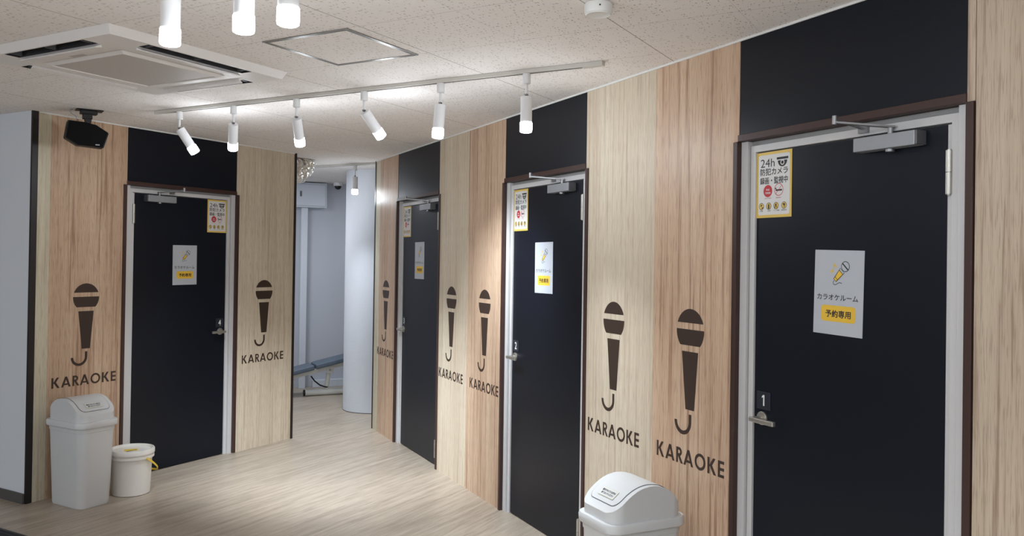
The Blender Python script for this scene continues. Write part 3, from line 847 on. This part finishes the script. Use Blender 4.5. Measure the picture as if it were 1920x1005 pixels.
def dustbin(label, loc, rz):
    t = thing('swing_lid_bin', label, 'dustbin', loc, rz, 'grey swing-lid dustbins')
    b = MB().loft([ring_rr(.205, .315, .045, .0), ring_rr(.215, .325, .05, .010), ring_rr(.246, .355, .055, .465), ring_rr(.252, .361, .056, .467), ring_rr(.254, .363, .056, .497), ring_rr(.24, .35, .05, .497)])
    b.build('bin_body', M['bin'], t, smooth=True)
    lid = MB().loft([ring_rr(.272, .380, .060, .492), ring_rr(.282, .388, .062, .497), ring_rr(.284, .390, .062, .522), ring_rr(.276, .382, .06, .531), ring_rr(.25, .352, .05, .5315)])
    hw, rc, hd = .127, .062, .176
    ys_ = [-hd*math.cos(PI*i/44) for i in range(45)]
    ys_[0], ys_[-1] = -hd+.0004, hd-.0004
    def half(y):
        e_ = hd-abs(y)
        return hw if e_ >= rc else hw-rc+math.sqrt(max(0, rc*rc-(rc-e_)**2))
    dome = MB()
    top = []; bot = []
    for y in ys_:
        k = half(y); z = prof_at(y)
        top.append([dome.bm.verts.new((x*k, y, z)) for x in (-1, -.94, -.5, 0, .5, .94, 1)])
        bot.append([dome.bm.verts.new((x*k, y, .529)) for x in (-1, 1)])
    for i in range(len(ys_)-1):
        for j in range(6): dome.bm.faces.new((top[i][j], top[i][j+1], top[i+1][j+1], top[i+1][j]))
        dome.bm.faces.new((bot[i][0], top[i][0], top[i+1][0], bot[i+1][0]))
        dome.bm.faces.new((bot[i][1], bot[i+1][1], top[i+1][6], top[i][6]))
    dome.bm.faces.new([bot[0][0], bot[0][1]] + list(reversed(top[0])))
    dome.bm.faces.new([bot[-1][1], bot[-1][0]] + top[-1])
    l = lid.build('lid', M['bin'], t, smooth=True)
    dome.build('lid_dome', M['bin'], l, smooth=True)
    patch(MB(), -.1455, .1155, .1025, .034, .0009).build('flap_gap', M['groove'], l, smooth=True)
    fp = patch(MB(), -.143, .113, .1000, .032, .0022).build('swing_flap', M['bin'], l, smooth=True)
    st = thing('sticker', '', '')
    del st['label']; del st['category']
    ys = -.110
    th = slope_at(ys)
    st.parent = fp; st.location = (0, ys-math.sin(th)*.0042, prof_at(ys)+math.cos(th)*.0042)
    st.rotation_euler = (th, 0, 0)
    bpy.data.objects.remove(st)
    mtx = Matrix.Translation((0, ys-math.sin(th)*.0036, prof_at(ys)+math.cos(th)*.0036)) @ Matrix.Rotation(th, 4, 'X') @ Matrix.Rotation(-PI/2, 4, 'X')
    def flat_on(mb, name, m, parent, **kw):
        mb.bm.transform(mtx); return mb.build(name, m, parent, **kw)
    bd = flat_on(MB().prism_xz(rrect(-.056, .056, -.021, .021, .003), -.0012, .0003), 'sticker_border', M['sticker_edge'], fp)
    flat_on(MB().flat(rrect(-.0535, .0535, -.0185, .0185, .002), -.0016), 'sticker', M['sheet_white'], fp, fix=False)
    flat_on(MB().text('館内でのゴミ以外は', -.046, .046, .002, .0125, -.002, .0004).text('捨てないでください', -.040, .044, -.0125, -.002, -.002, .0004), 'sticker_lettering', M['print_dark'], fp, fix=False)
    return t
M['sticker_edge'] = mat('sticker_edge', (206, 205, 180), .5)
dustbin('grey swing-lid dustbin standing left of door 4 beside the white bucket', (3.285, 4.960, 0), 0)
p2 = NR*1.995 + TR*2.905
dustbin('grey swing-lid dustbin between doors 1 and 2, cut by the bottom edge', (p2.x, p2.y, 0), FR.rz)

t = thing('white_bucket', 'white lidded plastic bucket with yellow handle before door 4', 'bucket', (3.592, 4.890, 0))
MB().revolve([(.110, 0), (.116, .004), (.127, .262), (.127, .266), (.10, .266)], 48).build('bucket_body', M['bucket'], t, smooth=True)
MB().revolve([(.129, .235), (.138, .237), (.138, .252), (.1325, .254), (.1325, .262), (.141, .264), (.141, .288), (.137, .294), (.130, .294), (.124, .280), (.01, .279)], 48).build('bucket_lid', M['bucket'], t, smooth=True)
va = math.atan2(-.83, -.56)    # direction from bucket towards the camera
p1a = va+R(38); ax = Vector((math.cos(p1a), math.sin(p1a), 0)); side = Vector((-ax.y, ax.x, 0))
pts = []
for i in range(25):
    a = PI*i/24
    rr = .1405
    pts.append(ax*rr*math.cos(a) + (side*.175 + Vector((0, 0, -.125)))*math.sin(a) + Vector((0, 0, .243)))
MB().strip(pts, (0, 0, 1), .012, .003).build('bucket_handle', M['yellow_plastic'], t)
ml = MB().box(-.045, .035, -.028, .028, .2795, .2803).build('lid_label', M['yellow_plastic'], t)
ml.rotation_euler.z = va+PI/2
ms = MB().box(-.02, .05, .028, .036, .2795, .281).build('lid_clip', M['closer_dark'], t)
ms.rotation_euler.z = va+PI/2+.5
ms.location = (math.cos(va)*.06, math.sin(va)*.06, 0)

# dark floor mat at the lower left corner
def stripes():
    m = M['mat']; tt = NT(m)
    tc = tt.n('ShaderNodeTexCoord'); sp = tt.n('ShaderNodeSeparateXYZ'); tt.l(tc.outputs['Object'], sp.inputs[0])
    a = tt.n('ShaderNodeMath', operation='ADD'); tt.l(sp.outputs['X'], a.inputs[0]); a.inputs[1].default_value = 20
    b = tt.n('ShaderNodeMath', operation='MODULO'); tt.l(a.outputs[0], b.inputs[0]); b.inputs[1].default_value = .03
    c = tt.n('ShaderNodeMath', operation='LESS_THAN'); tt.l(b.outputs[0], c.inputs[0]); c.inputs[1].default_value = .012
    tt.l(tt.mix(c.outputs[0], rgb((26, 28, 34)), rgb((46, 50, 60))), tt.b.inputs['Base Color'])
stripes()
t = thing('floor_mat', 'dark ribbed floor mat at the lower left corner', 'mat', (2.135, 4.2, 0))
MB().box(-.585, .585, -.885, .885, .0003, .007).build('mat_pile', M['mat'], t)
ed = MB()
ed.box(-.6, .6, -.9, -.8855, .0003, .006); ed.box(-.6, .6, .8855, .9, .0003, .006); ed.box(-.6, -.5855, -.885, .885, .0003, .006); ed.box(.5855, .6, -.885, .885, .0003, .006)
ed.build('mat_edge', M['black_trim'], t)

# ------------------------------------------------------------------ far room
t = thing('electrical_panel_box', 'grey-white wall cabinet high up in the far passage', 'electrical box', FB.at(2.21, 0, 2.30), FB.rz)
MB().box(-.23, .23, -.13, -.0005, -.147, .147).build('box_body', M['panel_box'], t, bevel=.003)
dr_ = MB().box(-.212, .212, -.136, -.1302, -.128, .128).build('box_door', M['panel_box'], t, bevel=.002)
MB().box(-.2145, .2145, -.1315, -.1301, -.1305, .1305).build('door_gap', M['groove'], t)
MB().box(-.093, -.068, -.139, -.1362, -.02, .045).build('latch', M['closer_dark'], dr_, bevel=.002)
MB().box(-.0025+2.152, 2.226, -.09, -.0005, 0.0, 2.152).build('wall_duct', M['panel_box'], bevel=.003, loc=FB.at(0), rz=FB.rz)
tag(bpy.data.objects['wall_duct'], 'pale blue-grey vertical trunking under the wall cabinet', 'duct cover')
tag(MB().box(2.322, 4.6, -.06, -.0005, 0.0, .085).build('floor_trunking', M['panel_box'], bevel=.003, loc=FB.at(0), rz=FB.rz), 'low white trunking along the far wall behind the bench', 'duct cover')
t = thing('dome_camera', 'small white dome security camera on the far ceiling', 'security camera', (7.70, 6.77, ZC))
MB().revolve([(.052, -.0005), (.055, -.004), (.055, -.036), (.05, -.042)], 32).build('camera_housing', M['white'], t, smooth=True)
MB().revolve([(.040, -.0425), (.039, -.058), (.031, -.073), (.017, -.083), (.003, -.086)], 32).build('camera_dome', M['glass_dark'], t, smooth=True)

pts = [(5.765, 5.52, 2.4575), (5.76, 5.52, 2.43), (5.735, 5.52, 2.395), (5.69, 5.52, 2.372), (5.61, 5.52, 2.360), (5.52, 5.52, 2.357), (5.44, 5.52, 2.357), (5.386, 5.52, 2.357)]
P_ = []
for a, b in zip(pts, pts[1:]):
    for i in range(6): P_.append(Vector(a).lerp(Vector(b), i/6))
P_.append(Vector(pts[-1]))
dm = MB().tube(P_, [.138+.007*math.sin(i*1.9)+random.uniform(-.003, .003) for i in range(len(P_))], 30, (0, 1, 0))
for v in dm.bm.verts:
    v.co += Vector((random.uniform(-1, 1), random.uniform(-1, 1), random.uniform(-1, 1)))*.0035
    v.co.z = min(v.co.z, ZC-.0006); v.co.x = max(v.co.x, 5.3855)
tag(dm.build('foil_air_duct', M['foil']), 'crinkled silver foil duct elbow under the ceiling at the passage corner', 'air duct')

# weight bench, frame FB shifted to t = 9.5 (x = n axis)
FBN = Frame(TR*9.5, RZB)
t = thing('weight_bench', 'slate-blue padded weight bench half hidden by the round column', 'exercise bench', FBN.at(2.4), FBN.rz)
sl = math.atan2(.077, .345)
def tilt_box(x0, x1, z0, th_, y0, y1):      # slab lying on the sloping line through (0, z0)
    c, s = math.cos(sl), math.sin(sl)
    f = lambda x, n: (x*c-n*s, z0+x*s+n*c)
    mb = MB(); co = []
    for n in (0, th_):
        for (x, y) in ((x0, y0), (x1, y0), (x1, y1), (x0, y1)):
            a, b = f(x, n); co.append((a, y, b))
    return mb.quadbox(co)
tilt_box(-.62, -.222, .355, .055, -.14, .14).build('seat_pad', M['pad'], t, bevel=.016, seg=4)
tilt_box(-.205, .75, .355, .055, -.14, .14).build('back_pad', M['pad'], t, bevel=.016, seg=4)
tilt_box(-.62, .75, .300, .050, -.045, .045).build('rail', M['bench_white'], t, bevel=.006)
MB().cyl((-.06, 0, .07), (-.03, 0, .285), .026, seg=20).build('leg', M['bench_white'], t, smooth=True)
MB().cyl((.55, 0, .07), (.56, 0, .40), .026, seg=20).build('leg', M['bench_white'], t, smooth=True)
MB().box(-.07, .01, -.05, -.0455, .25, .33).build('pivot_plate', M['bench_white'], t, bevel=.012)
MB().cyl((-.03, -.0505, .288), (-.03, -.058, .288), .012, seg=16).build('pivot_bolt', M['steel'], t)
MB().cyl((-.30, -.0, .036), (.70, -.0, .036), .036, seg=24).build('foot_tube', M['bench_white'], t, smooth=True)
MB().cyl((-.314, -.0, .036), (-.3005, -.0, .036), .0355, seg=24).build('end_cap', M['black_plastic'], t, smooth=True)
MB().cyl((-.60, 0, .215), (-.42, -.02, .18), .012, seg=12).build('grip', M['bench_white'], t, smooth=True)
MB().tube([(-.24, -.03, .225), (-.20, -.03, .17), (-.14, -.03, .12), (-.075, -.03, .095), (-.05, -.02, .092)], .008, 8).build('cable', M['black_plastic'], t)
